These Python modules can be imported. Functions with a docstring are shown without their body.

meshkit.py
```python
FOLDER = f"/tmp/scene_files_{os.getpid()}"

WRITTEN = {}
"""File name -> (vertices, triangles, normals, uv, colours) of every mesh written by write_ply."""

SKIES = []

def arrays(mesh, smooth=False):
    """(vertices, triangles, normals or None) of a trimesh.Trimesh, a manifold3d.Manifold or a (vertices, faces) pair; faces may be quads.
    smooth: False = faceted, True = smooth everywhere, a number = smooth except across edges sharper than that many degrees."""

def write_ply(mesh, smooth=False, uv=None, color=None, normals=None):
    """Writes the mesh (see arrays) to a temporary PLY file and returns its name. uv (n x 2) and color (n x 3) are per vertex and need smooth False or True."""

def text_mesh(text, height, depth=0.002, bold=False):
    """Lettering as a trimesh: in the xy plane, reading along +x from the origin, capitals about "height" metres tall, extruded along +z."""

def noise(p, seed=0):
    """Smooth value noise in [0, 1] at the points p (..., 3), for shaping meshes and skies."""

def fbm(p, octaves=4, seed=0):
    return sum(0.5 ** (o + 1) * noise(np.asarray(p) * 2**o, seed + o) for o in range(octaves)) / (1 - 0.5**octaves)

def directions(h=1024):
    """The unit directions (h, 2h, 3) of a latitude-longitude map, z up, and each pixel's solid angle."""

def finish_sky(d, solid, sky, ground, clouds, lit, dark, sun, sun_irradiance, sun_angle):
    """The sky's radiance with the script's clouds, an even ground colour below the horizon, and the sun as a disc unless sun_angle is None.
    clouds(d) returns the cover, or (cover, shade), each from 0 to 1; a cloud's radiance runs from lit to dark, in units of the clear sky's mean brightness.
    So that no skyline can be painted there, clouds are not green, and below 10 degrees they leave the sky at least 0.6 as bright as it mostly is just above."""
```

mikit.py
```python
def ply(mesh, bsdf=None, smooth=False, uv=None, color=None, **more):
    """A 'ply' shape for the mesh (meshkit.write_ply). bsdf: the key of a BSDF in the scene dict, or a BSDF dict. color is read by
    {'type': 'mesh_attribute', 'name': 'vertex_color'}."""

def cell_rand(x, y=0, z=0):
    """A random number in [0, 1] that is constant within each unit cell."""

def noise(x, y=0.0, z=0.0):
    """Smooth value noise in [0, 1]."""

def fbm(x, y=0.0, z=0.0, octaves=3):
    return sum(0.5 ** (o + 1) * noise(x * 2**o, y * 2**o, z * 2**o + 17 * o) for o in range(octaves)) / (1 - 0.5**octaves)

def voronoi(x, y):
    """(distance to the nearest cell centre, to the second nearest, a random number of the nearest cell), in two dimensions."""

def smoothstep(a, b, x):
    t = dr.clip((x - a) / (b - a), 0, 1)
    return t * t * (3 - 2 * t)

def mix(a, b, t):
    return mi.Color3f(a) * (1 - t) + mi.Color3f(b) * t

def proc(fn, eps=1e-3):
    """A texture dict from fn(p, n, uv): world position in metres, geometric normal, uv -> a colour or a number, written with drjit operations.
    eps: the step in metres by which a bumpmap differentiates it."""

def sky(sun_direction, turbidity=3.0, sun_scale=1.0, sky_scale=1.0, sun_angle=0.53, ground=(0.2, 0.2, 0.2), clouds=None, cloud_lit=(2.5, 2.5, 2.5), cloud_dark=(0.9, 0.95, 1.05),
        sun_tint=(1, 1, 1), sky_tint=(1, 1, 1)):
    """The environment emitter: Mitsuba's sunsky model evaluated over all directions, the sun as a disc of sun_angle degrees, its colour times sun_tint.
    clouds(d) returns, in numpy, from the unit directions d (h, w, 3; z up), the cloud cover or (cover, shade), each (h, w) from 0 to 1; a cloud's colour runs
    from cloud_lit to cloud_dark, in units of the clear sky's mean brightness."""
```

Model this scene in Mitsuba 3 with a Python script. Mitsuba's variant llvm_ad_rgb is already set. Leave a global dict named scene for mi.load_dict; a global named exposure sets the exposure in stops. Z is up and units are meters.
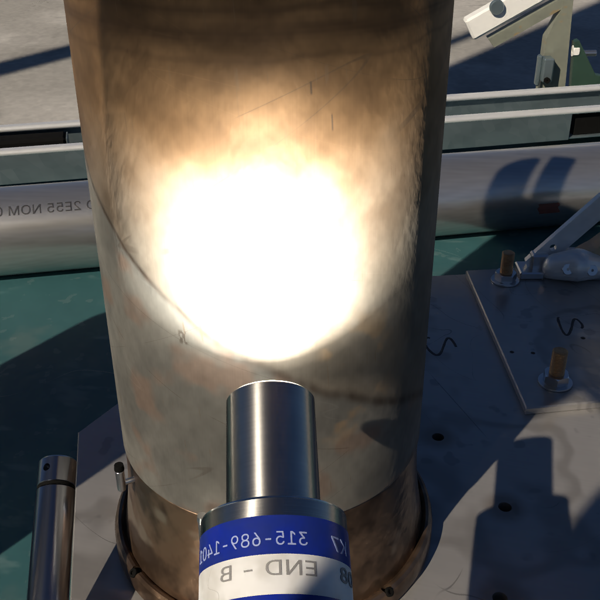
import math, random
import numpy as np, trimesh, manifold3d, mitsuba as mi, drjit as dr
import mikit, meshkit
from mikit import proc, noise, fbm, voronoi, smoothstep, mix
from shapely.geometry import Polygon

random.seed(5)
rng = np.random.default_rng(5)
T = mi.ScalarTransform4f
scene, labels = {}, {}

# ------------------------------------------------------------------ camera, sky, exposure
PITCH, ROLL, FPX = 0.5245, -0.0058, 873.5
FWD = np.array([0, math.cos(PITCH), -math.sin(PITCH)])
R0 = np.array([1.0, 0, 0]); U0 = np.cross(R0, FWD)
CUP = -math.sin(ROLL) * R0 + math.cos(ROLL) * U0
scene['camera'] = {'type': 'perspective', 'fov': math.degrees(2 * math.atan(300 / FPX)), 'fov_axis': 'x', 'near_clip': 0.02, 'far_clip': 3000.0,
                   'to_world': T().look_at(origin=[0, 0, 0], target=FWD.tolist(), up=CUP.tolist())}
SUN_AZ, SUN_EL = math.radians(38), math.radians(36)       # the sun stands behind the camera, to its left
SUN = [-math.sin(SUN_AZ) * math.cos(SUN_EL), -math.cos(SUN_AZ) * math.cos(SUN_EL), math.sin(SUN_EL)]
scene['daylight'] = mikit.sky(SUN, turbidity=3, ground=(0.16, 0.15, 0.14), sun_tint=(0.91, 1.0, 1.15), sky_scale=0.28, sky_tint=(0.84, 0.95, 1.2))
exposure = 1.65

# ------------------------------------------------------------------ helpers
def numbered(name):
    if name not in labels and name not in scene and not any(k.startswith(name + '__') for k in scene): return name
    i = 1
    while f'{name}_{i:03d}' in labels or f'{name}_{i:03d}' in scene: i += 1
    return f'{name}_{i:03d}'

def thing(name, label, cat, group=None):
    key = numbered(name)
    labels[key] = {'label': label, 'category': cat}
    if group: labels[key]['group'] = group
    return key

def part(parent, name, mesh, bsdf, smooth=35, label=None, **more):
    key = parent + '__' + name
    i = 1
    while key in scene: key = f'{parent}__{name}_{i:03d}'; i += 1
    scene[key] = mikit.ply(mesh, bsdf, smooth=smooth, **more)
    if label: labels[key] = {'label': label}
    return key

def structure(name, mesh, bsdf, label=None, smooth=False):
    scene[name] = mikit.ply(mesh, bsdf, smooth=smooth)
    labels[name] = {'kind': 'structure', 'label': label or name, 'category': name}

def cat(*ms): return trimesh.util.concatenate(list(ms))

def frame(d, up=(0, 0, 1)):
    d = np.asarray(d, float) / np.linalg.norm(d)
    u = np.asarray(up, float) - np.dot(up, d) * d
    if np.linalg.norm(u) < 1e-6: u = np.array([1.0, 0, 0]) - d[0] * d
    u /= np.linalg.norm(u)
    return np.cross(u, d), u, d                              # right-handed x, y, z with z along d

def place(m, o=(0, 0, 0), d=(0, 0, 1), up=(0, 1, 0)):
    x, y, z = frame(d, up)
    M = np.eye(4); M[:3, 0], M[:3, 1], M[:3, 2], M[:3, 3] = x, y, z, o
    m = m.copy(); m.apply_transform(M); return m

def lathe(profile, n=96):
    """profile: (r, z) points of a closed or open outline, revolved about z; sharp profile corners are kept by the smoothing angle."""
    p = np.asarray(profile, float)
    a = np.linspace(0, 2 * np.pi, n, endpoint=False)
    v = np.stack([p[:, None, 0] * np.cos(a), p[:, None, 0] * np.sin(a), np.repeat(p[:, 1:2], n, 1)], -1).reshape(-1, 3)
    f = []
    for i in range(len(p) - 1):
        for j in range(n):
            k = (j + 1) % n
            f += [[i * n + j, i * n + k, (i + 1) * n + k], [i * n + j, (i + 1) * n + k, (i + 1) * n + j]]
    m = trimesh.Trimesh(v, np.array(f), process=False)
    m.merge_vertices(); m.update_faces(m.nondegenerate_faces()); m.fix_normals()
    return m

def turned(profile, o, d, up, n=128):
    """a smooth barrel with uv (round, along), so that the lathe marks run round it; its seam lies away from up"""
    p = np.asarray(profile, float)
    a = np.linspace(0, 2 * np.pi, n + 1) - np.pi / 2
    v = np.stack([p[:, None, 0] * np.cos(a), p[:, None, 0] * np.sin(a), np.repeat(p[:, 1:2], n + 1, 1)], -1).reshape(-1, 3)
    uv = np.stack([np.tile(np.linspace(0, 1, n + 1), len(p)), np.repeat((p[:, 1] - p[0, 1]) * 10, n + 1)], -1)
    i, j = np.meshgrid(np.arange(len(p) - 1), np.arange(n), indexing='ij')
    f = np.stack([i * (n + 1) + j, i * (n + 1) + j + 1, (i + 1) * (n + 1) + j + 1, (i + 1) * (n + 1) + j], -1).reshape(-1, 4)
    x, y, z = frame(d, up)
    return (v @ np.array([x, y, z]) + np.asarray(o), np.vstack([f[:, [0, 1, 2]], f[:, [0, 2, 3]]])), uv

def to_man(m):
    return manifold3d.Manifold(manifold3d.Mesh(np.asarray(m.vertices, np.float32), np.asarray(m.faces, np.uint32)))

def from_man(m):
    q = m.to_mesh(); return trimesh.Trimesh(q.vert_properties[:, :3], q.tri_verts, process=False)

def rbox(size, r=0.001, o=(0, 0, 0)):
    """box with chamfered edges, centred on o"""
    s = np.asarray(size, float) / 2
    pts = []
    for sx in (-1, 1):
        for sy in (-1, 1):
            for sz in (-1, 1):
                for k in range(3):
                    q = s - r; q[k] = s[k]; pts.append(q * [sx, sy, sz])
    m = trimesh.convex.convex_hull(np.array(pts)); m.apply_translation(o); return m

def plate(poly, z0, z1, chamfer=0.0006, holes=()):
    """a polygon sheet between z0 and z1 with a small chamfer round its top edge, drilled through at holes (x, y, r)"""
    poly = Polygon(poly) if not hasattr(poly, 'exterior') else poly
    cs = manifold3d.CrossSection([np.asarray(poly.exterior.coords)[:-1]])
    body = manifold3d.Manifold.extrude(cs, z1 - z0 - chamfer).translate([0, 0, z0])
    top = [np.append(c, z) for c, z in [(c, z1 - chamfer) for c in np.asarray(poly.exterior.coords)[:-1]]]
    inner = np.asarray(poly.buffer(-chamfer, join_style=2).exterior.coords)[:-1]
    cap = manifold3d.Manifold.hull_points(np.array(top + [np.append(c, z1) for c in inner]))
    m = body + cap
    for x, y, r in holes:
        m -= manifold3d.Manifold.cylinder(z1 - z0 + 0.02, r, r, 28).translate([x, y, z0 - 0.01])
    return from_man(m)

def prism(poly, t, o=(0, 0, 0)):
    """polygon in the xz plane, thickness t along y, centred on o"""
    m = trimesh.creation.extrude_polygon(Polygon(poly), t, engine='earcut')
    v = m.vertices.copy(); m.vertices = np.stack([v[:, 0], t / 2 - v[:, 2], v[:, 1]], -1) + np.asarray(o)
    m.fix_normals(); return m

def tube_path(pts, r, sides=8):
    pts = np.asarray(pts, float)
    t = np.gradient(pts, axis=0); t /= np.linalg.norm(t, axis=1, keepdims=True)
    a = np.cross(t, [0, 0, 1.0]); n = np.linalg.norm(a, axis=1, keepdims=True); a = np.where(n > 1e-6, a / np.maximum(n, 1e-9), [1, 0, 0]); b = np.cross(a, t)
    ang = np.arange(sides) * 2 * np.pi / sides
    v = (pts[:, None] + r * (np.cos(ang)[None, :, None] * a[:, None] + np.sin(ang)[None, :, None] * b[:, None])).reshape(-1, 3)
    f = []
    for i in range(len(pts) - 1):
        for j in range(sides):
            k = (j + 1) % sides
            f += [[i * sides + j, i * sides + k, (i + 1) * sides + k], [i * sides + j, (i + 1) * sides + k, (i + 1) * sides + j]]
    for e in (0, (len(pts) - 1) * sides):
        f += [[e, e + j, e + j + 1] for j in range(1, sides - 1)]
    m = trimesh.Trimesh(v, f, process=False); m.fix_normals(); return m

def spline(pts, n=60):
    from scipy.interpolate import CubicSpline
    pts = np.asarray(pts, float); s = np.r_[0, np.cumsum(np.linalg.norm(np.diff(pts, axis=0), axis=1))]
    return CubicSpline(s, pts)(np.linspace(0, s[-1], n))

def ref(k): return {'type': 'ref', 'id': k}

# ------------------------------------------------------------------ materials
AX, AY, RP = -0.0165, 0.3988, 0.084          # the upright pipe
def rgb(*c): return {'type': 'rgb', 'value': list(c)}
def principled(color, rough, metal, **more):
    return {'type': 'principled', 'base_color': color if isinstance(color, dict) else rgb(*color), 'roughness': rough, 'metallic': metal, **more}
def two(b): return {'type': 'twosided', 'bsdf': b}

def pipe_color(p, n, uv):
    x, y, z = p.x - AX, p.y - AY, p.z
    a = dr.atan2(x, -y)
    cloud = fbm(x * 38, y * 38, z * 30, 4)
    fine = fbm(x * 300, y * 300, z * 160, 3)
    brush = noise(a * 260, 0, z * 18)
    hoop = noise(a * 2.0, 5, z * 900)
    # edge of the heat tint runs obliquely round the pipe
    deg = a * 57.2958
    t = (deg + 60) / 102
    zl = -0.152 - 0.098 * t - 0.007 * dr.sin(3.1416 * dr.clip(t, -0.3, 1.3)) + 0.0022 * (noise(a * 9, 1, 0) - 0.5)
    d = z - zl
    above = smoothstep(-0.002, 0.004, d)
    top = smoothstep(-0.185, -0.10, z + 0.05 * (cloud - 0.5))
    grey = mix((0.165, 0.158, 0.143), (0.108, 0.104, 0.096), smoothstep(0.3, 0.7, cloud))
    pink = smoothstep(0.55, 0.72, fbm(x * 52 + 3, y * 52, z * 45, 3))
    grey = mix(grey, mi.Color3f(0.17, 0.118, 0.092), 0.7 * pink)
    tan = mix((0.175, 0.155, 0.130), (0.120, 0.104, 0.085), smoothstep(0.3, 0.7, cloud))
    dark = mix((0.18, 0.106, 0.053), (0.095, 0.055, 0.028), smoothstep(0.3, 0.7, cloud))
    c = mix(grey, mix(tan, dark, top), above)
    # thin cast shadow painted along the tint edge, sharp left, softer right
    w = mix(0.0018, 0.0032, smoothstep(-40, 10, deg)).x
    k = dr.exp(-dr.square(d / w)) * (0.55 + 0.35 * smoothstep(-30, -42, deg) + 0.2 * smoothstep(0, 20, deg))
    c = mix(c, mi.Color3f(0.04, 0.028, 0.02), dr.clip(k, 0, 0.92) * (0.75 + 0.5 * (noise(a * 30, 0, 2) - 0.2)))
    # rusty blotches near the line on the right
    rust = smoothstep(0.52, 0.7, fbm(x * 75, y * 75 + 9, z * 75, 3)) * smoothstep(15, 22, deg) * smoothstep(46, 38, deg) * smoothstep(-0.27, -0.255, z) * smoothstep(-0.19, -0.21, z)
    c = mix(c, mi.Color3f(0.30, 0.19, 0.095), 0.45 * rust)
    # dark oxide bands close to the top end
    wob = z + 0.004 * (noise(a * 3, 3, 0) - 0.5) + 0.0012 * (noise(a * 14, 8, 0) - 0.5)
    bands = dr.exp(-dr.square((wob + 0.0735) / 0.0034)) + 0.8 * dr.exp(-dr.square((wob + 0.0655) / 0.0018)) + 0.5 * dr.exp(-dr.square((wob + 0.083) / 0.0012))
    c = mix(c, mi.Color3f(0.07, 0.04, 0.022), dr.clip(bands, 0, 1) * (0.6 + 0.35 * hoop))
    # crisp hairline scratches, short ticks and a stamped smudge
    h1 = dr.abs(noise(a * 1.1 + z * 34, a * 0.5, 3) - 0.5); h2 = dr.abs(noise(a * 2.2 - z * 46, z * 5, 8) - 0.45); gate = smoothstep(0.45, 0.6, noise(a * 5, z * 22, 12))
    hair = dr.maximum(smoothstep(0.0045, 0.0015, h1), smoothstep(0.006, 0.002, h2)) * gate
    c = mix(c, mi.Color3f(0.06, 0.045, 0.034), 0.38 * hair)
    pale = smoothstep(0.004, 0.001, dr.abs(noise(a * 1.6 + z * 60, z * 6, 21) - 0.52)) * (1 - gate)
    c = mix(c, c * 1.4, 0.25 * pale)
    for ta, tz, wa, wz in ((14.5, -0.0935, 0.35, 0.0030), (20.3, -0.1075, 0.3, 0.0040), (-24.5, -0.205, 1.8, 0.0042)):
        tick = smoothstep(wa, wa * 0.5, dr.abs(deg - ta + 40 * (z - tz))) * smoothstep(wz, wz * 0.6, dr.abs(z - tz))
        c = mix(c, mi.Color3f(0.05, 0.035, 0.025), (0.75 if wa < 1 else 0.6 * smoothstep(0.35, 0.6, noise(a * 120, z * 500, 4))) * tick)
    sc = smoothstep(0.93, 0.97, noise(a * 70 + z * 60, 2, z * 45))
    c = mix(c, mi.Color3f(0.12, 0.08, 0.05), 0.5 * sc)
    return c * (0.82 + 0.32 * fine + 0.06 * brush)

def pipe_rough(p, n, uv):
    x, y, z = p.x - AX, p.y - AY, p.z
    return 0.46 + 0.14 * fbm(x * 60, y * 60, z * 45, 3)
def pipe_bump(p, n, uv):
    x, y, z = p.x - AX, p.y - AY, p.z
    return fbm(x * 420, y * 420, z * 220, 3) + 0.8 * noise(x * 60, y * 60, z * 40)
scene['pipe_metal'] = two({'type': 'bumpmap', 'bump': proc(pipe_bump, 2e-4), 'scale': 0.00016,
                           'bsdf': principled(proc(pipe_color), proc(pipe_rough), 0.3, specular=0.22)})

def base_color(p, n, uv):
    c = fbm(p.x * 70, p.y * 70, p.z * 50, 4)
    return mix(mix((0.25, 0.165, 0.11), (0.11, 0.072, 0.05), smoothstep(0.35, 0.65, c)), (0.33, 0.26, 0.20), smoothstep(0.6, 0.72, fbm(p.x * 40, p.y * 40 + 5, p.z * 40)))
scene['tinted_steel'] = two({'type': 'bumpmap', 'bump': proc(lambda p, n, uv: fbm(p.x * 200, p.y * 200, p.z * 200, 3), 3e-4), 'scale': 0.0004,
                             'bsdf': principled(proc(base_color), 0.30, 0.8)})

def plate_color(p, n, uv):
    c = fbm(p.x * 16, p.y * 16, 3, 4)
    s = noise(p.x * 30 + p.y * 6, p.y * 700 + p.x * 200, 1) * 0.15 + 0.45
    spots = smoothstep(0.70, 0.78, fbm(p.x * 60, p.y * 60, 7, 3))
    col = mix((0.41, 0.39, 0.37), (0.30, 0.29, 0.285), c)
    # faint straight scribe scratches
    u = p.x * 0.936 + p.y * 0.353
    line = smoothstep(0.0007, 0.0, dr.abs(u - 0.2877)) * smoothstep(0.47, 0.49, p.y) * smoothstep(0.56, 0.53, p.y)
    col = mix(col, mi.Color3f(0.10, 0.10, 0.11), dr.clip(0.35 * spots + 0.7 * line, 0, 1))
    h = dr.maximum(smoothstep(0.004, 0.0012, dr.abs(noise(p.x * 22 + p.y * 9, p.y * 14, 5) - 0.5)), smoothstep(0.004, 0.0012, dr.abs(noise(p.x * 11 - p.y * 30, p.x * 25, 9) - 0.48)))
    col = mix(col, mi.Color3f(0.12, 0.115, 0.11), 0.6 * h * smoothstep(0.5, 0.62, noise(p.x * 18, p.y * 18, 31)))
    for hx, hy in ((0.0949, 0.4752), (0.127, 0.4063), (0.1096, 0.3352), (0.1842, 0.687), (0.1889, 0.5299)):
        d = dr.sqrt(dr.square(p.x - hx) + dr.square(p.y - hy)) + 0.006 * (c - 0.5)
        col = mix(col, mi.Color3f(0.14, 0.095, 0.06), 0.55 * smoothstep(0.017, 0.006, d))
    stain = smoothstep(0.56, 0.62, fbm(p.x * 13, p.y * 13, 40, 4)) * smoothstep(0.72, 0.64, fbm(p.x * 13, p.y * 13, 40, 4))
    col = mix(col, mi.Color3f(0.18, 0.165, 0.15), 0.5 * stain)
    return col * (0.86 + 0.25 * s)
scene['plate_steel'] = two({'type': 'bumpmap', 'bump': proc(lambda p, n, uv: fbm(p.x * 120, p.y * 160, p.z * 50, 4), 5e-4), 'scale': 0.00022,
                            'bsdf': principled(proc(plate_color), proc(lambda p, n, uv: 0.19 + 0.16 * fbm(p.x * 25, p.y * 25, 1, 3)), 0.45, specular=0.5)})

def teal_color(p, n, uv):
    c = fbm(p.x * 14, p.y * 14, 2, 4)
    col = mix((0.040, 0.115, 0.125), (0.026, 0.082, 0.092), c)
    scuff = 0.6 * smoothstep(0.60, 0.80, fbm(p.x * 40 + p.y * 30, p.y * 70, 4, 4)) * smoothstep(0.4, 0.6, noise(p.x * 9, p.y * 9, 3))
    dust = smoothstep(0.55, 0.8, fbm(p.x * 30, p.y * 30, 11, 4))
    chip = 0.2 * smoothstep(0.72, 0.76, fbm(p.x * 95, p.y * 95, 19, 4))
    h = smoothstep(0.004, 0.001, dr.abs(noise(p.x * 14 + p.y * 6, p.y * 17, 5) - 0.5)) * smoothstep(0.45, 0.6, noise(p.x * 12, p.y * 12, 33))
    col = mix(mix(col, mi.Color3f(0.16, 0.24, 0.24), 0.55 * scuff), mi.Color3f(0.12, 0.15, 0.14), 0.3 * dust)
    return mix(col, mi.Color3f(0.20, 0.24, 0.23), dr.clip(0.8 * chip + 0.55 * h, 0, 1))
scene['teal_paint'] = two({'type': 'bumpmap', 'bump': proc(lambda p, n, uv: fbm(p.x * 90, p.y * 90, 1, 3), 1e-3), 'scale': 0.0005,
                           'bsdf': principled(proc(teal_color), 0.5, 0.0, specular=0.4)})

def galv_color(p, n, uv):
    q = voronoi(p.x * 85 + 20 * p.z, p.y * 85 + 75 * p.z)
    c = fbm(p.x * 30, p.y * 30, p.z * 60, 3)
    return mix((0.19, 0.25, 0.275), (0.26, 0.32, 0.345), 0.6 * q[2] + 0.4 * c) * (0.8 + 0.3 * c)
scene['galvanised'] = two(principled(proc(galv_color), 0.36, 0.7))
def satin_color(p, n, uv):
    return mix((0.62, 0.60, 0.57), (0.72, 0.70, 0.67), noise(p.x * 12, p.y * 400, p.z * 400)) * (0.82 + 0.2 * fbm(p.x * 14, p.y * 30, p.z * 30, 3))
scene['glint_zinc'] = two(principled((0.80, 0.80, 0.79), 0.3, 0.45))  # lightened zinc, paints the sun glint on the channel lips
scene['satin_steel'] = two(principled(proc(satin_color), 0.27, 0.88))
scene['bright_steel'] = two(principled(proc(lambda p, n, uv: mix((0.60, 0.59, 0.57), (0.70, 0.69, 0.67), noise(p.x * 900, p.y * 20, p.z * 20))), 0.15, 1.0))
def turned_tint(p, n, uv):
    return mix((0.46, 0.45, 0.43), (0.60, 0.58, 0.55), noise(uv.y * 900, 1, 0)) * (0.85 + 0.2 * fbm(p.x * 160, p.y * 160, p.z * 160, 3))
scene['turned_steel'] = two({'type': 'roughconductor', 'material': 'none', 'distribution': 'ggx', 'alpha_u': 0.05, 'alpha_v': 0.24, 'specular_reflectance': proc(turned_tint)})
scene['pale_steel'] = two(principled(proc(lambda p, n, uv: mix((0.60, 0.60, 0.60), (0.78, 0.78, 0.77), fbm(p.x * 120, p.y * 120, p.z * 120, 3))), 0.38, 0.5))
scene['dull_steel'] = two(principled((0.29, 0.31, 0.36), 0.2, 1.0))
def grime(p):
    g = fbm(p.x * 90, p.y * 90, p.z * 90, 4)
    s = smoothstep(0.006, 0.002, dr.abs(noise(p.x * 60, p.y * 160, p.z * 60) - 0.5)) * smoothstep(0.5, 0.65, noise(p.x * 40, p.y * 40, p.z * 40 + 7))
    return g, s
def blue_print(p, n, uv):
    g, s = grime(p)
    return mix(mix((0.006, 0.020, 0.27), (0.012, 0.026, 0.20), smoothstep(0.35, 0.7, g)), mi.Color3f(0.12, 0.15, 0.32), 0.5 * s)
def white_print(p, n, uv):
    g, s = grime(p)
    return mix(mix((0.76, 0.76, 0.76), (0.58, 0.57, 0.55), smoothstep(0.4, 0.75, g)), mi.Color3f(0.35, 0.34, 0.33), 0.45 * s)
scene['blue_label'] = two(principled(proc(blue_print), 0.28, 0.0, specular=0.5))
scene['white_label'] = two(principled(proc(white_print), 0.35, 0.0))
scene['dark_print'] = two(principled((0.03, 0.03, 0.035), 0.5, 0.0))
scene['grey_print'] = two(principled((0.25, 0.245, 0.245), 0.5, 0.0))
scene['white_print'] = two(principled((0.30, 0.36, 0.62), 0.5, 0.0))
scene['black_ink'] = two(principled((0.015, 0.015, 0.018), 0.45, 0.0))
scene['black_rubber'] = two(principled((0.006, 0.006, 0.006), 0.9, 0.0, specular=0.08))
scene['rusty_thread'] = two(principled(proc(lambda p, n, uv: mix((0.30, 0.13, 0.05), (0.48, 0.30, 0.14), fbm(p.x * 300, p.y * 300, p.z * 300))), 0.42, 0.55))
scene['zinc'] = two(principled((0.55, 0.56, 0.58), 0.25, 0.95))
scene['red_paint'] = two(principled((0.20, 0.07, 0.055), 0.6, 0.0))
scene['white_paint'] = two(principled((0.80, 0.79, 0.76), 0.35, 0.0))
scene['khaki_paint'] = two({'type': 'bumpmap', 'bump': proc(lambda p, n, uv: fbm(p.x * 150, p.y * 150, p.z * 150, 3), 5e-4), 'scale': 0.0006,
    'bsdf': principled(proc(lambda p, n, uv: mix(mix((0.27, 0.28, 0.22), (0.19, 0.20, 0.165), fbm(p.x * 60, p.y * 60, p.z * 40, 4)), (0.34, 0.21, 0.08), 0.6 * smoothstep(0.68, 0.76, fbm(p.x * 45, 3, p.z * 45, 3)))), 0.45, 0.2)})
scene['green_paint'] = two(principled(proc(lambda p, n, uv: mix((0.024, 0.050, 0.038), (0.034, 0.070, 0.052), fbm(p.x * 70, p.y * 70, p.z * 70))), 0.4, 0.0))
scene['tan_paint'] = two(principled(proc(lambda p, n, uv: mix((0.46, 0.36, 0.23), (0.32, 0.25, 0.16), fbm(p.x * 80, p.y * 80, p.z * 80))), 0.5, 0.1))
def concrete(p, n, uv):
    c = fbm(p.x * 1.6, p.y * 1.6, 1, 4); g = fbm(p.x * 40, p.y * 40, 2, 3)
    s = smoothstep(0.55, 0.7, fbm(p.x * 5, p.y * 5, 9, 4))
    crack = smoothstep(0.006, 0.002, dr.abs(noise(p.x * 0.9 + 0.15 * g, p.y * 0.9, 5) - 0.5)) * smoothstep(0.4, 0.55, noise(p.x * 0.7, p.y * 0.7, 9))
    return (1 - 0.45 * crack) * mix((0.49, 0.47, 0.44), (0.36, 0.345, 0.32), smoothstep(0.3, 0.7, c)) * (0.86 + 0.26 * g) * (1 - 0.15 * s)
scene['concrete'] = two({'type': 'bumpmap', 'bump': proc(lambda p, n, uv: fbm(p.x * 45, p.y * 45, p.z * 45, 3), 3e-3), 'scale': 0.0025, 'bsdf': {'type': 'diffuse', 'reflectance': proc(concrete)}})
scene['dark_ground'] = two({'type': 'diffuse', 'reflectance': proc(lambda p, n, uv: mix((0.05, 0.05, 0.052), (0.075, 0.073, 0.07), fbm(p.x * 30, p.y * 30, 1, 3)))})  # dark surface chosen to cut light bounced onto the upright pipe
scene['skin'] = two(principled((0.42, 0.25, 0.18), 0.5, 0.0))
scene['jacket_cloth'] = two(principled((0.05, 0.06, 0.09), 0.85, 0.0, sheen=0.3))
scene['lens_glow'] = two(principled((0.8, 0.8, 0.75), 0.3, 0.0))

# ------------------------------------------------------------------ ground
ZG, ZT = -1.2, -0.395                       # ground level and table top level (the camera is the origin)
g = trimesh.Trimesh([[-900, -900, ZG], [900, -900, ZG], [900, 900, ZG], [-900, 900, ZG]], [[0, 1, 2], [0, 2, 3]], process=False)
structure('ground', g, 'dark_ground', 'yard ground round the table, made dark to cut bounced light')
g = trimesh.Trimesh([[-60, 1.9, ZG + .004], [60, 1.9, ZG + .004], [60, 90, ZG + .004], [-60, 90, ZG + .004]], [[0, 1, 2], [0, 2, 3]], process=False)
structure('pavement', g, 'concrete', 'pale grey concrete paving in sun behind the table')

# columns that stand outside the frame and throw the dark stripes over the concrete
c = thing('steel_column', 'round steel column standing left of the table outside the picture', 'column')
part(c, 'shaft', place(lathe([(0, 0), (0.12, 0), (0.12, 6.6), (0, 6.6)], 32), (-5.75, -1.0, ZG)), 'galvanised', 40)
part(c, 'base_plate', rbox((0.4, 0.4, 0.03), 0.004, (-5.75, -1.0, ZG + 0.016)), 'galvanised', False)
c = thing('steel_post', 'thin steel post standing beside the concrete pillar outside the picture', 'post')
part(c, 'shaft', place(lathe([(0, 0), (0.045, 0), (0.045, 7.5), (0, 7.5)], 24), (-3.35, -0.45, ZG)), 'galvanised', 40)
part(c, 'foot', rbox((0.2, 0.2, 0.02), 0.003, (-3.35, -0.45, ZG + 0.0105)), 'galvanised', False)
c = thing('added_pillar', 'unseen square pillar added left behind the table to shade the paving', 'pillar')  # made-up pillar, added to darken the paving at the right
part(c, 'shaft', rbox((0.86, 0.5, 8.0), 0.02, (-2.45, -0.45, ZG + 4.0)), 'concrete', False)
part(c, 'plinth', rbox((1.0, 0.64, 0.25), 0.02, (-2.45, -0.45, ZG + 0.126)), 'concrete', False)

# ------------------------------------------------------------------ table
YAW = math.radians(11.5)
def yawed(m, o=(0, 0, 0), yaw=YAW):
    m = m.copy(); m.apply_transform(trimesh.transformations.rotation_matrix(yaw, [0, 0, 1])); m.apply_translation(o); return m
t = thing('work_table', 'scuffed teal painted table top under the plates and pipes', 'table')
ux, uy = np.array([math.cos(YAW), math.sin(YAW)]), np.array([-math.sin(YAW), math.cos(YAW)])
TC = np.array([0.0, 0.42]) + uy * 0.035
part(t, 'top', yawed(rbox((2.3, 1.40, 0.03), 0.003), (TC[0], TC[1], ZT - 0.015)), 'teal_paint', False)
for sx in (-1, 1):
    for sy in (-1, 1):
        q = TC + ux * 1.08 * sx + uy * 0.63 * sy
        part(t, 'leg', yawed(rbox((0.05, 0.05, ZT - 0.03 - ZG), 0.003), (q[0], q[1], (ZT - 0.03 + ZG) / 2)), 'galvanised', False)

# ------------------------------------------------------------------ galvanised channel at the back of the table
t = thing('steel_channel', 'long galvanised steel channel lying open side up along the back of the table', 'channel')
RAISE = 0.015
H, W, TH = 0.0395, 0.096, 0.003
A0 = np.array([-0.3305, 0.9195]); ch_mid = A0 + ux * 0.35
L2 = 2.1
def bar(y0, y1, z0, z1, mid=ch_mid, length=L2, cx=0.0, ch=0.0006):
    """a bar along the table's long side; y0..y1 counted away from the camera, z above the table"""
    o = mid + ux * cx + uy * (y0 + y1) / 2
    return yawed(rbox((length, y1 - y0, z1 - z0), min(ch, (y1 - y0) / 3, (z1 - z0) / 3)), (o[0], o[1], ZT + RAISE + (z0 + z1) / 2))
part(t, 'web', bar(TH, W - TH, 0.0003, TH), 'galvanised', False)
FL = 1.05 + .335                                             # the near flange stops short at the right
part(t, 'flange', bar(0, TH, 0.0003, H - TH - 0.001, length=FL, cx=(FL - L2) / 2), 'galvanised', False)
part(t, 'dark_filler', bar(0.008, 0.030, TH + .0004, H - TH - 0.003, length=0.4, cx=.345 + .2), 'black_rubber', False, 'black filler added for the dark inside the open channel end')  # black filler added so the open channel end looks dark
for q in (-.9, -.45, 0, .45, .9):
    part(t, 'spacer', bar(.02, W - .02, -RAISE + .0004, 0, length=.06, cx=q), 'black_rubber', False)
part(t, 'flange', bar(W - TH, W, 0.0003, H - TH - 0.001), 'galvanised', False)
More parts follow.
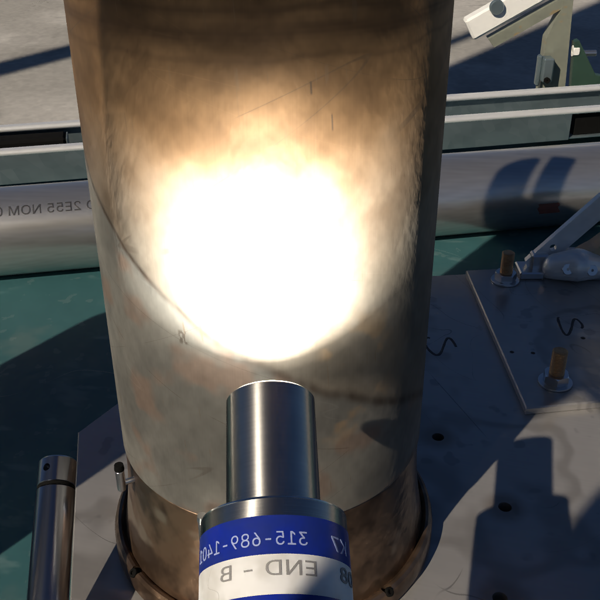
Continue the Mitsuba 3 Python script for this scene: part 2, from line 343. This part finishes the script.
for y0 in (.0034, W - .0034):
    o = ch_mid + uy * y0
    capsule = manifold3d.CrossSection([np.array([[.0042 * math.cos(q) + (.006 if math.cos(q) > 0 else 0) * (1 if y0 < .05 else 0) - (.006 if math.cos(q) < 0 else 0) * (0 if y0 < .05 else 1), .0036 * math.sin(q)] for q in np.linspace(0, 2 * np.pi, 36, endpoint=False)])])
    m = from_man(manifold3d.Manifold.extrude(capsule, L2))
    v = m.vertices; m.vertices = np.stack([v[:, 2] - L2 / 2, v[:, 0], v[:, 1]], -1)
    part(t, 'lip', yawed(m, (o[0], o[1], ZT + RAISE + H - .0030)), 'glint_zinc', 40)

k = thing('black_bar', 'black rubber bar lying inside the steel channel at the left', 'bar')
part(k, 'bar', bar(.050, .076, TH + .0004, H - .006, length=.5, cx=-.35 + .068 - .25, ch=.003), 'black_rubber', False)
part(k, 'end_cap', bar(.0515, .0745, TH + .0014, H - .007, length=.002, cx=-.35 + .0692), 'galvanised', False)

# ------------------------------------------------------------------ long pipe lying across the table
HR = 0.0415
hp0 = np.array([-0.28, 0.742, ZT + HR + 0.0003]); hyaw = math.radians(10.7)
hd = np.array([math.cos(hyaw), math.sin(hyaw), 0]); hmid = hp0 + hd * 0.30
t = thing('steel_pipe', 'long satin steel pipe with stencilled letters lying across the table behind the upright pipe', 'pipe')
part(t, 'tube', place(lathe([(HR - .004, -.85), (HR - .001, -.85), (HR, -.849), (HR, .849), (HR - .001, .85), (HR - .004, .85), (HR - .004, -.85)], 96), hmid, hd, (0, 0, 1)), 'satin_steel', 30)

def wrap_text(text, height, width, o, axis_x, r, th0, reverse=True, along_axis=False, s_dir=None, bold=False):
    """lettering as printed on a cylinder: the text's x runs along the axis (along_axis) or round it, its height the other way; mirrored when reverse"""
    m = meshkit.text_mesh(text, height, 0.0002, bold)
    v = m.vertices - [m.bounds[0][0], m.bounds[0][1], 0]
    v = v * [width / m.extents[0], 1, 1]
    if reverse: v[:, 0] = width - v[:, 0]
    return v, m.faces

v, fc = wrap_text('GD 2E55 NOM 01', 0.009, 0.105, None, None, None, None)
a = np.radians(43.0) + v[:, 1] / HR                          # angle above the horizontal, on the camera's side
rr = HR + 0.0002 + v[:, 2]
sd = np.array([hd[1], -hd[0], 0])
base = hp0 + hd * (-0.005 + 0.0)
P = base + np.outer(v[:, 0], hd) + np.outer(rr * np.cos(a), sd) + np.outer(rr * np.sin(a), [0, 0, 1])
part('steel_pipe', 'lettering', trimesh.Trimesh(P, fc, process=False), 'dark_print', False, 'row of dark mirrored stencilled letters')
# small red mark on the right
aa, ss = np.meshgrid(np.radians(np.linspace(-16, 0, 8)), np.linspace(0.520, 0.542, 12), indexing='ij')
P = hp0 + ss[..., None] * hd + (HR + .0003) * (np.cos(aa)[..., None] * sd + np.sin(aa)[..., None] * np.array([0, 0, 1]))
P += hd * (0.0045 * (rng.random((8, 1, 1)) - .5))
fi = [[i * 12 + j, i * 12 + j + 1, (i + 1) * 12 + j + 1, (i + 1) * 12 + j] for i in range(7) for j in range(11)]
part('steel_pipe', 'paint_mark', (P.reshape(-1, 3), np.array(fi)), 'red_paint', True, 'small smear of red paint')

# ------------------------------------------------------------------ steel plates
t = thing('base_plate', 'large flat grey steel plate lying on the table under the upright pipe', 'plate')
holes = [(0.0949, 0.4752, 0.0042), (0.127, 0.4063, 0.0042), (0.1096, 0.3352, 0.0042)]
part(t, 'sheet', plate([(-0.1558, 0.4829), (-0.1265, 0.3355), (-0.09, 0.13), (0.46, 0.13), (0.46, 0.742), (0.10, 0.7035), (-0.02, 0.695)], ZT + 0.0003, -0.385, 0.0008, holes), 'plate_steel', False)
sq = spline([(0.1061, .6022, 0), (.1042, .5815, 0), (.1075, .5772, 0), (.116, .5916, 0), (.1216, .602, 0), (.1245, .5945, 0), (.1252, .5886, 0)], 50) + [0, 0, -0.3849]
sqm = tube_path(sq, 0.0011 * (0.75 + 0.5 * meshkit.noise(sq * 220))[:, None, None], 6); sqm.vertices[:, 2] = -0.385 + 0.08 * (sqm.vertices[:, 2] + 0.385)
part(t, 'marker_squiggle', sqm, 'black_ink', True, 'black marker squiggle beside the upright pipe')
t = thing('upper_plate', 'smaller bolted steel plate lying on the base plate at the right', 'plate')
Z2 = -0.379
part(t, 'sheet', plate([(0.1526, 0.7080), (0.1605, 0.4993), (0.42, 0.535), (0.42, 0.735)], -0.3846, Z2, 0.0010, [(0.1659, .5718, .0018), (.182, .5702, .0018), (.2272, .5915, .002)]), 'plate_steel', False)
sq = spline([(.216, .6226, 0), (.2135, .6038, 0), (.2148, .5961, 0), (.2233, .6098, 0), (.2297, .6208, 0), (.2317, .616, 0), (.2298, .6067, 0)], 50) + [0, 0, Z2 + 0.0001]
sqm = tube_path(sq, 0.0011 * (0.75 + 0.5 * meshkit.noise(sq * 220))[:, None, None], 6); sqm.vertices[:, 2] = Z2 + 0.08 * (sqm.vertices[:, 2] - Z2)
part(t, 'marker_squiggle', sqm, 'black_ink', True, 'black marker squiggle between the two studs')

def hexnut(r, h, bore):
    cs = manifold3d.CrossSection([np.array([[r * math.cos(k * math.pi / 3), r * math.sin(k * math.pi / 3)] for k in range(6)])])
    m = manifold3d.Manifold.extrude(cs, h) ^ from_cyl(r * 0.97, h)
    return from_man(m - manifold3d.Manifold.cylinder(h + .02, bore, bore, 32).translate([0, 0, -.01]))
def from_cyl(r, h):
    # barrel that rounds the nut's corners at top and bottom
    p = [(0, 0), (r * .93, 0), (r * 1.04, h * .18), (r * 1.04, h * .82), (r * .93, h), (0, h)]
    return to_man(lathe(p, 48))
def thread(r, h, pitch=0.0016):
    n = int(h / pitch); pr = [(0, 0)]
    for i in range(n): pr += [(r * .86, i * pitch), (r, (i + .5) * pitch)]
    pr += [(r * .8, n * pitch), (0, n * pitch)]
    return lathe(pr, 28)
def stud(x, y, label, h=0.030, z=Z2):
    k = thing('stud_bolt', label, 'bolt')
    part(k, 'rod', place(thread(0.0056, h), (x, y, z + .0002)), 'rusty_thread', 25, 'rusty brown thread')
    part(k, 'washer', place(lathe([(.0057, 0), (.0125, 0), (.0127, .0008), (.0125, .0016), (.0057, .0016), (.0057, 0)], 40), (x, y, z + .0003)), 'zinc', 30)
    part(k, 'nut', place(hexnut(.0098, .0072, .0057), (x, y, z + .0020), (0, 0, 1), (math.cos(x * 99), math.sin(x * 99), 0)), 'zinc', 20)
stud(0.1842, 0.6870, 'rusty threaded stud with nut at the back corner of the upper plate')
stud(0.1889, 0.5299, 'rusty threaded stud with nut near the front edge of the upper plate')

# ------------------------------------------------------------------ hinged arm at the right of the upper plate
t = thing('swing_arm', 'flat grey steel arm with a hole slanting up from a pivot on the upper plate', 'arm')
def armbar():
    d = np.array([0.052, 0.0, 0.058]); d /= np.linalg.norm(d); q = np.array([-d[2], 0, d[0]])
    a0 = np.array([0.2135, 0.706, -0.369])
    m = manifold3d.Manifold.extrude(manifold3d.CrossSection([np.array([[-.004, -.009], [.16, -.009], [.16, .009], [-.004, .009], [-.009, 0]])]), .006)
    m -= manifold3d.Manifold.cylinder(.03, .0032, .0032, 28).translate([.0215, .001, -.01])
    tm = from_man(m); M = np.eye(4); M[:3, 0], M[:3, 1], M[:3, 2], M[:3, 3] = d, q, np.cross(d, q), a0
    tm.apply_transform(M); return tm
part(t, 'bar', armbar(), 'pale_steel', False)
part(t, 'foot', cat(rbox((0.022, 0.024, 0.007), .0012, (0.2085, 0.700, Z2 + .0039)), rbox((0.016, 0.012, 0.016), .0015, (0.2165, 0.7015, Z2 + .0130))), 'zinc', False)
lug = [manifold3d.Manifold.sphere(r_, 20).translate(q_) for r_, q_ in ((.012, (.229, .690, Z2 + .0130)), (.015, (.246, .686, Z2 + .0165)), (.011, (.262, .689, Z2 + .0135)), (.006, (.224, .692, Z2 + .0062)), (.006, (.268, .692, Z2 + .0062)))]
part(t, 'pivot', from_man(manifold3d.Manifold.batch_hull(lug).refine_to_length(.004)), 'pale_steel', 50, 'lumpy bright metal pivot')
for q_ in ((.2345, .6785, Z2 + .0165), (.2555, .6770, Z2 + .0160)):
    part(t, 'bolt', place(hexnut(.0052, .0045, .0012), q_, (.05, -1, .45), (0, 0, 1)), 'zinc', 20)
part(t, 'bracket', cat(rbox((0.062, 0.030, 0.020), .002, (0.272, 0.700, Z2 + .0105))), 'plate_steel', False)
part(t, 'spacer', prism([(0.250, Z2 + .0212), (0.33, Z2 + .0212), (0.33, -.322), (0.292, -.322), (0.262, -.350)], .020, (0, .7005, 0)), 'tan_paint', False, 'tan painted wedge behind the arm')

# ------------------------------------------------------------------ clamp stand with white bar at the back right
t = thing('clamp_stand', 'khaki upright bracket with bolted foot on the back rail carrying a slanting bar', 'bracket')
Y = 1.262
part(t, 'upright', prism([(0.350, ZT + .0003), (0.350, -.300), (0.3660, -.258), (0.366, -.225), (0.379, -.225), (0.388, ZT + .0003)], .022, (0, Y, 0)), 'khaki_paint', False)
part(t, 'strut', prism([(0.2685, -.3005), (0.2780, -.3120), (0.3660, -.2600), (0.3660, -.2440)], .020, (0, Y, 0)), 'khaki_paint', False)
part(t, 'clip', cat(rbox((.015, .020, .034), .002, (0.3525, Y - .024, -.3395)), rbox((.006, .012, .044), .002, (0.3425, Y - .018, -.3425))), 'galvanised', False)
part(t, 'clip_bolt', place(hexnut(.0045, .004, .001), (0.3515, Y - .0345, -.352), (0, -1, 0)), 'black_rubber', 20)
part(t, 'gusset', prism([(0.3975, ZT + .0003), (0.3905, -.305), (0.397, -.303), (0.428, -.352), (0.452, -.357), (0.452, ZT + .0003)], .014, (0, Y - .004, 0)), 'green_paint', False, 'green painted triangular gusset')
part(t, 'bolt', place(lathe([(0, 0), (.0042, 0), (.0042, .026), (.0038, .0265), (0, .0265)], 24), (0.3985, Y - .006, -.322), (1, 0, 0.02)), 'zinc', 30)
part(t, 'nut', place(hexnut(.0085, .0085, .003), (0.3905, Y - .006, -.3185), (1, 0, 0.02)), 'white_paint', 20)
w = thing('white_bar', 'bright white rectangular bar lying aslant on the khaki bracket', 'bar')
def wbar():
    d = np.array([0.107, 0.0, 0.062]); d /= np.linalg.norm(d); q = np.array([-d[2], 0, d[0]])
    a0 = np.array([0.2410, Y, -.2900])
    M = np.eye(4); M[:3, 0], M[:3, 1], M[:3, 2], M[:3, 3] = d, q, np.cross(d, q), a0
    return M
M = wbar()
b = rbox((0.26, 0.0315, 0.024), .003, (0.13, 0.0015, 0)); b.apply_transform(M)
part(w, 'tube', b, 'white_paint', False)
b = place(lathe([(0, 0), (.0085, 0), (.010, .0015), (.010, .006), (.0085, .008), (0, .008)], 32), (0.046, 0.0135, .0122), (0, 0, 1)); b.apply_transform(M)
part(w, 'knob', b, 'galvanised', 30, 'grey round knob on the side of the bar')

# ------------------------------------------------------------------ the base ring and the upright pipe
t = thing('flange_base', 'round brown heat tinted steel base on the plate that carries the upright pipe', 'base')
qs = np.linspace(0, 1, 14)
hub = [(.076, -.384), (.0895, -.384)] + [(.0832 + .0062 * q ** 2.2, -.3735 + (.0735 - .0105) * (1 - q)) for q in qs[::-1]] + [(.0826, -.3098), (.0790, -.3098), (.076, -.384)]
part(t, 'hub', place(lathe(hub, 200), (AX, AY, 0)), 'tinted_steel', 30)
fr = to_man(lathe([(.0885, -.3846), (.0945, -.3846), (.0957, -.3834), (.0957, -.3760), (.0949, -.3728), (.0932, -.3712), (.0915, -.3714), (.0900, -.3730), (.0885, -.3738), (.0885, -.3846)], 200))
ho = [(-.0914 - AX, .3445 - AY), (.062, -.068)]
for hx0, hy0 in ho:
    l = math.hypot(hx0, hy0); hx0, hy0 = hx0 * .0925 / l, hy0 * .0925 / l
    fr -= manifold3d.Manifold.cylinder(.03, .0030, .0030, 24).translate([hx0, hy0, -.383])
fr = from_man(fr.translate([AX, AY, 0]))
part(t, 'rim', fr, 'tinted_steel', 30)
for hx0, hy0 in ho:
    l = math.hypot(hx0, hy0); q = np.array([AX + hx0 * .0942 / l, AY + hy0 * .0942 / l, -.3722])
    part(t, 'plug_screw', place(lathe([(.0, 0), (.0026, 0), (.0026, .0012), (.0021, .0016), (.0012, .0016), (.0012, .0006), (0, .0006)], 20), q - [0, 0, .0008], (hx0 / l * .7, hy0 / l * .7, .75)), 'black_rubber', 30, 'small black screw in the rim')
for x, y, z in ((-.0963, .3561, -.3070), (-.0480, .3140, -.3030)):
    q = np.array([x, y, 0]); l = math.hypot(x - AX, y - AY); dn = np.array([(x - AX) / l, (y - AY) / l, 0])
    k = part(t, 'locating_pin', cat(place(lathe([(0, 0), (.0022, .0006), (.0024, .0012), (.0024, .0135), (.0020, .0140), (0, .0140)], 20), q + [0, 0, z - .0165]),
                                    place(lathe([(0, 0), (.0016, 0), (.0016, .009), (0, .009)], 16), q + [0, 0, z - .012] - dn * .0091, dn, (0, 0, 1))), 'zinc', 30)
    part(k, 'cap', place(lathe([(0, 0), (.0026, 0), (.0027, .001), (.0024, .0035), (0, .0038)], 20), (x, y, z - .0024)), 'black_rubber' if x < -.09 else 'zinc', 30)
t = thing('upright_pipe', 'wide upright steel pipe with brown heat tint lit by a torch in the centre', 'pipe')
ZTOP = -0.056
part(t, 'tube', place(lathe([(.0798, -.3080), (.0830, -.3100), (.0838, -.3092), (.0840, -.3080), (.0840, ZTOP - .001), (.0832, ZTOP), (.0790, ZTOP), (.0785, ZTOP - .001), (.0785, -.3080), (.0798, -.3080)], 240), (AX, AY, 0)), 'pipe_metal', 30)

def wall_sector(a0, a1, z0, z1):
    q = np.radians(np.linspace(a0, a1, 24)); ro, ri = .0840, .0786
    pts = [(ro * math.sin(w), -ro * math.cos(w)) for w in q] + [(ri * math.sin(w), -ri * math.cos(w)) for w in q[::-1]]
    m = manifold3d.Manifold.extrude(manifold3d.CrossSection([np.array(pts)], manifold3d.FillRule.NonZero), z1 - z0)
    return from_man(m.translate([AX, AY, z0]))
part(t, 'shadow_tab', wall_sector(-110, -171, ZTOP - .0005, .002), 'pipe_metal', 30)  # unseen tabs added to cast two shadow bands on the lying pipe
part(t, 'shadow_tab', wall_sector(-180, -195, ZTOP - .0005, .004), 'pipe_metal', 30)

# ------------------------------------------------------------------ the lit torch
EL, YW = math.radians(27), math.radians(-2.5)
TD = np.array([math.sin(YW) * math.cos(EL), math.cos(YW) * math.cos(EL), math.sin(EL)])
SP = np.array([-.0135, .315, -.161])
TX, TN, _ = frame(TD)                                      # TN: the torch's upper side
TX = np.cross(TD, TN)                                      # to the picture's right
def tpt(s, ang, r):                                         # s metres back from the lit spot; angle from the top, towards the right
    return SP - np.multiply.outer(s, TD) + np.multiply.outer(r * np.cos(ang), TN) + np.multiply.outer(r * np.sin(ang), TX)
def tl(profile, n=128):                                     # lathe profile of (r, s)
    return place(lathe([(r, -s) for r, s in profile], n), SP, TD, TN)
t = thing('flashlight', 'polished steel torch with blue and white lettered label shining on the upright pipe', 'flashlight')
RT, RB = .0160, .0244
part(t, 'head', tl([(0, .069), (.0130, .069), (.0135, .0652), (.0150, .0650), (RT - .0003, .0658), (RT - .0004, .0668), (RT - .0004, .1104), (0, .1104)]), 'bright_steel', 25)
m, uv = turned([(RT - .0003, -.1101), (RT, -.1095), (RT, -.0662), (RT - .0003, -.0658)][::1], SP, TD, TN)
part(t, 'barrel', m, 'turned_steel', True, uv=uv)
part(t, 'lens', tl([(0, .0672), (.0130, .0672), (.0130, .0688), (0, .0688)], 48), 'lens_glow', 30)
m, uv = turned([(RB, -.1168), (RB, -.1112)], SP, TD, TN)
part(t, 'collar', m, 'turned_steel', True, uv=uv)
part(t, 'body', tl([(0, .1101), (RB - .001, .1101), (RB - .0002, .1105), (RB, .1111), (RB - .0003, .1114), (RB - .0003, .1165), (RB, .117), (RB, .185), (RB - .001, .187), (RB - .001, .30), (RB - .004, .304), (0, .304)]), 'bright_steel', 25)
def band(s0, s1, r): return tl([(r - .0004, s0), (r, s0), (r, s1), (r - .0004, s1), (r - .0004, s0)])
RL = RB + .00025
k1 = part(t, 'label_band', band(.1168, .1288, RL), 'blue_label', 30, 'upper blue band with white mirrored digits')
k2 = part(t, 'label_band', band(.12882, .1407, RL), 'white_label', 30, 'white band with grey mirrored letters')
part(t, 'label_band', band(.14072, .165, RL), 'blue_label', 30, 'lower blue band')
def ring_text(text, height, deg0, deg1, s_base, bsdf, parent, bold=False):
    """printed mirrored: reads from deg1 (right) to deg0 (left)"""
    m = meshkit.text_mesh(text, height, 0.00015, bold)
    m = m.subdivide_to_size(0.002)
    lo, ex = m.bounds[0], m.extents
    u = (m.vertices[:, 0] - lo[0]) / ex[0]
    ang = np.radians(deg1 + (deg0 - deg1) * u)
    s = s_base - (m.vertices[:, 1] - lo[1]) * height / max(ex[1], 1e-9)
    r = RL + .00012 + m.vertices[:, 2]
    P = SP - s[:, None] * TD + (r * np.cos(ang))[:, None] * TN + (r * np.sin(ang))[:, None] * TX
    mm = trimesh.Trimesh(P, m.faces, process=False)
    part(parent, 'lettering', mm, bsdf, False)
ring_text('315-689-1401', .0043, -74, 24, .1262, 'white_print', k1)
ring_text('K7', .0046, 46, 66, .1262, 'white_print', k1)
ring_text('END - B', .0045, -42, 30, .1352, 'grey_print', k2)
ring_text('08', .0048, 54, 78, .1352, 'grey_print', k2, True)
# its light
o = SP - TD * .0642
BD = np.array([math.sin(math.radians(-3.6)) * math.cos(math.radians(20.0)), math.cos(math.radians(-3.6)) * math.cos(math.radians(20.0)), math.sin(math.radians(20.0))])
for nm, inten, cut, bw in (('hotspot', .20, 42.5, 27.5), ('corona', .036, 47, 29), ('glow', .013, 60, 22), ('spill', .007, 78, 15)):
    scene['flashlight_' + nm] = {'type': 'spot', 'to_world': T().look_at(origin=o.tolist(), target=(o + BD).tolist(), up=TN.tolist()), 'intensity': rgb(inten, inten * .95, inten * .83), 'cutoff_angle': float(cut), 'beam_width': float(bw)}

# ------------------------------------------------------------------ polished rod at the left
RD = np.array([-.075, .888, .454]); rt = np.array([-.1085, .302, -.2575]) * 1.25; rn = frame(RD)[1]; rr = .0105
t = thing('polished_rod', 'polished steel rod with a dark groove and a small hole at the lower left', 'rod')
rod = to_man(lathe([(0, -.0002), (rr - .0008, 0), (rr, -.0010), (rr, -.0145), (rr - .0009, -.0150), (rr - .0009, -.0165), (rr, -.0175), (rr + .0002, -.16), (0, -.16)][::-1], 72))
hole = manifold3d.Manifold.cylinder(.02, .0021, .0021, 24).rotate([-90, 0, 0]).rotate([0, 0, -22]).translate([0, 0, -.0068])
part(t, 'shaft', place(from_man(rod - hole), rt, RD, rn), 'dull_steel', 25)
part(t, 'groove', place(lathe([(rr - .0010, -.0166), (rr - .0004, -.0166), (rr - .0004, -.0149), (rr - .0010, -.0149), (rr - .0010, -.0166)], 64), rt, RD, rn), 'black_rubber', 30)
fp = rt - RD * .157
part(t, 'foot', rbox((.03, .04, .012), .002, (fp[0], fp[1] - .018, ZT + .0063)), 'galvanised', False)

# ------------------------------------------------------------------ an unseen second pipe, added to shade the left of the table
t = thing('added_pipe', 'unseen short upright steel pipe added to shade the left of the table', 'pipe')
part(t, 'tube', place(lathe([(.0800, 0), (.0855, 0), (.0860, .0005), (.0860, .2695), (.0855, .270), (.0800, .270), (.0800, 0)], 120), (-.352, .3, ZT + .0003)), 'satin_steel', 30)

# ------------------------------------------------------------------ the photographer, behind the camera
def body(bones, edge=0.012, it=12):
    ms = []
    for (a, ra), (b, rb) in bones:
        s1 = manifold3d.Manifold.sphere(ra, 24).translate(list(map(float, a))); s2 = manifold3d.Manifold.sphere(rb, 24).translate(list(map(float, b)))
        ms.append(manifold3d.Manifold.batch_hull([s1, s2]))
    m = manifold3d.Manifold.batch_boolean(ms, manifold3d.OpType.Add).refine_to_length(edge)
    tm = from_man(m); tm.merge_vertices(); trimesh.smoothing.filter_taubin(tm, iterations=it); return tm
p = thing('person', 'person in dark jacket standing behind the camera holding a phone and the torch', 'person')
PX, PY = -.212, -.28
sx, sy = .616, .788                                        # the line of the shoulders, right shoulder towards the table
def at(k, z, fx=0, fy=0): return (PX + k * sx + fx, PY + k * sy + fy, z)
J = dict(hipc=(at(0, -.27), .115), chest=(at(.05, .14), .118), neck=(at(.12, .33), .055), head=(at(.14, .48), .085), jaw=(at(.19, .44), .06),
         shr=(at(.25, .285), .058), shl=(at(-.06, .30), .054), ell=((-.300, -.05, .240), .052), ella=((-.290, -.06, .252), .048), el1=((-.320, -.06, .202), .059), el2=((-.308, -.05, .243), .058), fal=((-.194, -.07, .195), .042), wrl=((-.080, -.07, .119), .036),
         elr=((.03, -.12, -.05), .046), wrr=((.055, .030, -.275), .030),
         hl=(at(-.09, -.33), .10), hr=(at(.09, -.33), .10), kl=(at(-.11, -.75), .062), kr=(at(.11, -.75), .062), al=(at(-.12, -1.12), .045), ar=(at(.12, -1.12), .045), tl=(at(-.12, -1.165, -.10, .10), .033), tr=(at(.12, -1.165, -.10, .10), .033))
bones = [('hipc', 'chest'), ('chest', 'shl'), ('chest', 'shr'), ('shl', 'ella'), ('el1', 'el2'), ('ell', 'fal'), ('fal', 'wrl'), ('shr', 'elr'), ('elr', 'wrr'), ('hl', 'hr'), ('hipc', 'hl'), ('hipc', 'hr'), ('hl', 'kl'), ('kl', 'al'), ('hr', 'kr'), ('kr', 'ar'), ('al', 'tl'), ('ar', 'tr'), ('chest', 'neck')]
part(p, 'clothing', body([(J[a], J[b]) for a, b in bones]), 'jacket_cloth', True)
def hand(wrist, palm, tips, thumb, r=.0085):
    bs = [((wrist, .026), (palm, .022))]
    for tip, mid in tips: bs += [((palm, .014), (mid, r + .001)), ((mid, r + .0005), (tip, r - .001))]
    bs += [((wrist, .018), (thumb[0], .011)), ((thumb[0], .011), (thumb[1], .009))]
    return bs
skin = [(J['neck'], J['head']), (J['head'], J['jaw'])]
pc = np.array([-.034, -.050, .085])
skin_l = hand(np.array(J['wrl'][0]), pc, [(np.array([.000 - .002 * k, -.004 - .008 * k, .105 - .018 * k]), np.array([-.024, -.012 - .006 * k, .110 - .018 * k])) for k in range(4)], (np.array([-.020, -.066, .075]), np.array([.006, -.055, .070])))
def tq(s, deg, r): return tpt(np.array(s), np.radians(deg), np.array(r))
skin_r = hand(np.array(J['wrr'][0]), tq(.245, 100, .040), [(tq(.215 + .021 * k, -60 + 4 * k, .034), tq(.215 + .021 * k, 20, .036)) for k in range(4)], (tq(.21, 140, .036), tq(.195, 200, .034)), .009)
part(p, 'head', body(skin, .01, 8), 'skin', True); part(p, 'hand', body(skin_l, .005, 8), 'skin', True); part(p, 'hand', body(skin_r, .005, 8), 'skin', True)
ph = thing('phone', 'black phone held in front of the person outside the picture', 'phone')
m = rbox((.060, .124, .0075), .0015); M = np.eye(4); M[:3, 0], M[:3, 1], M[:3, 2] = R0, CUP, -FWD; M[:3, 3] = -FWD * .0075 + R0 * .018 + CUP * .054
m.apply_transform(M); part(ph, 'case', m, 'black_rubber', False)
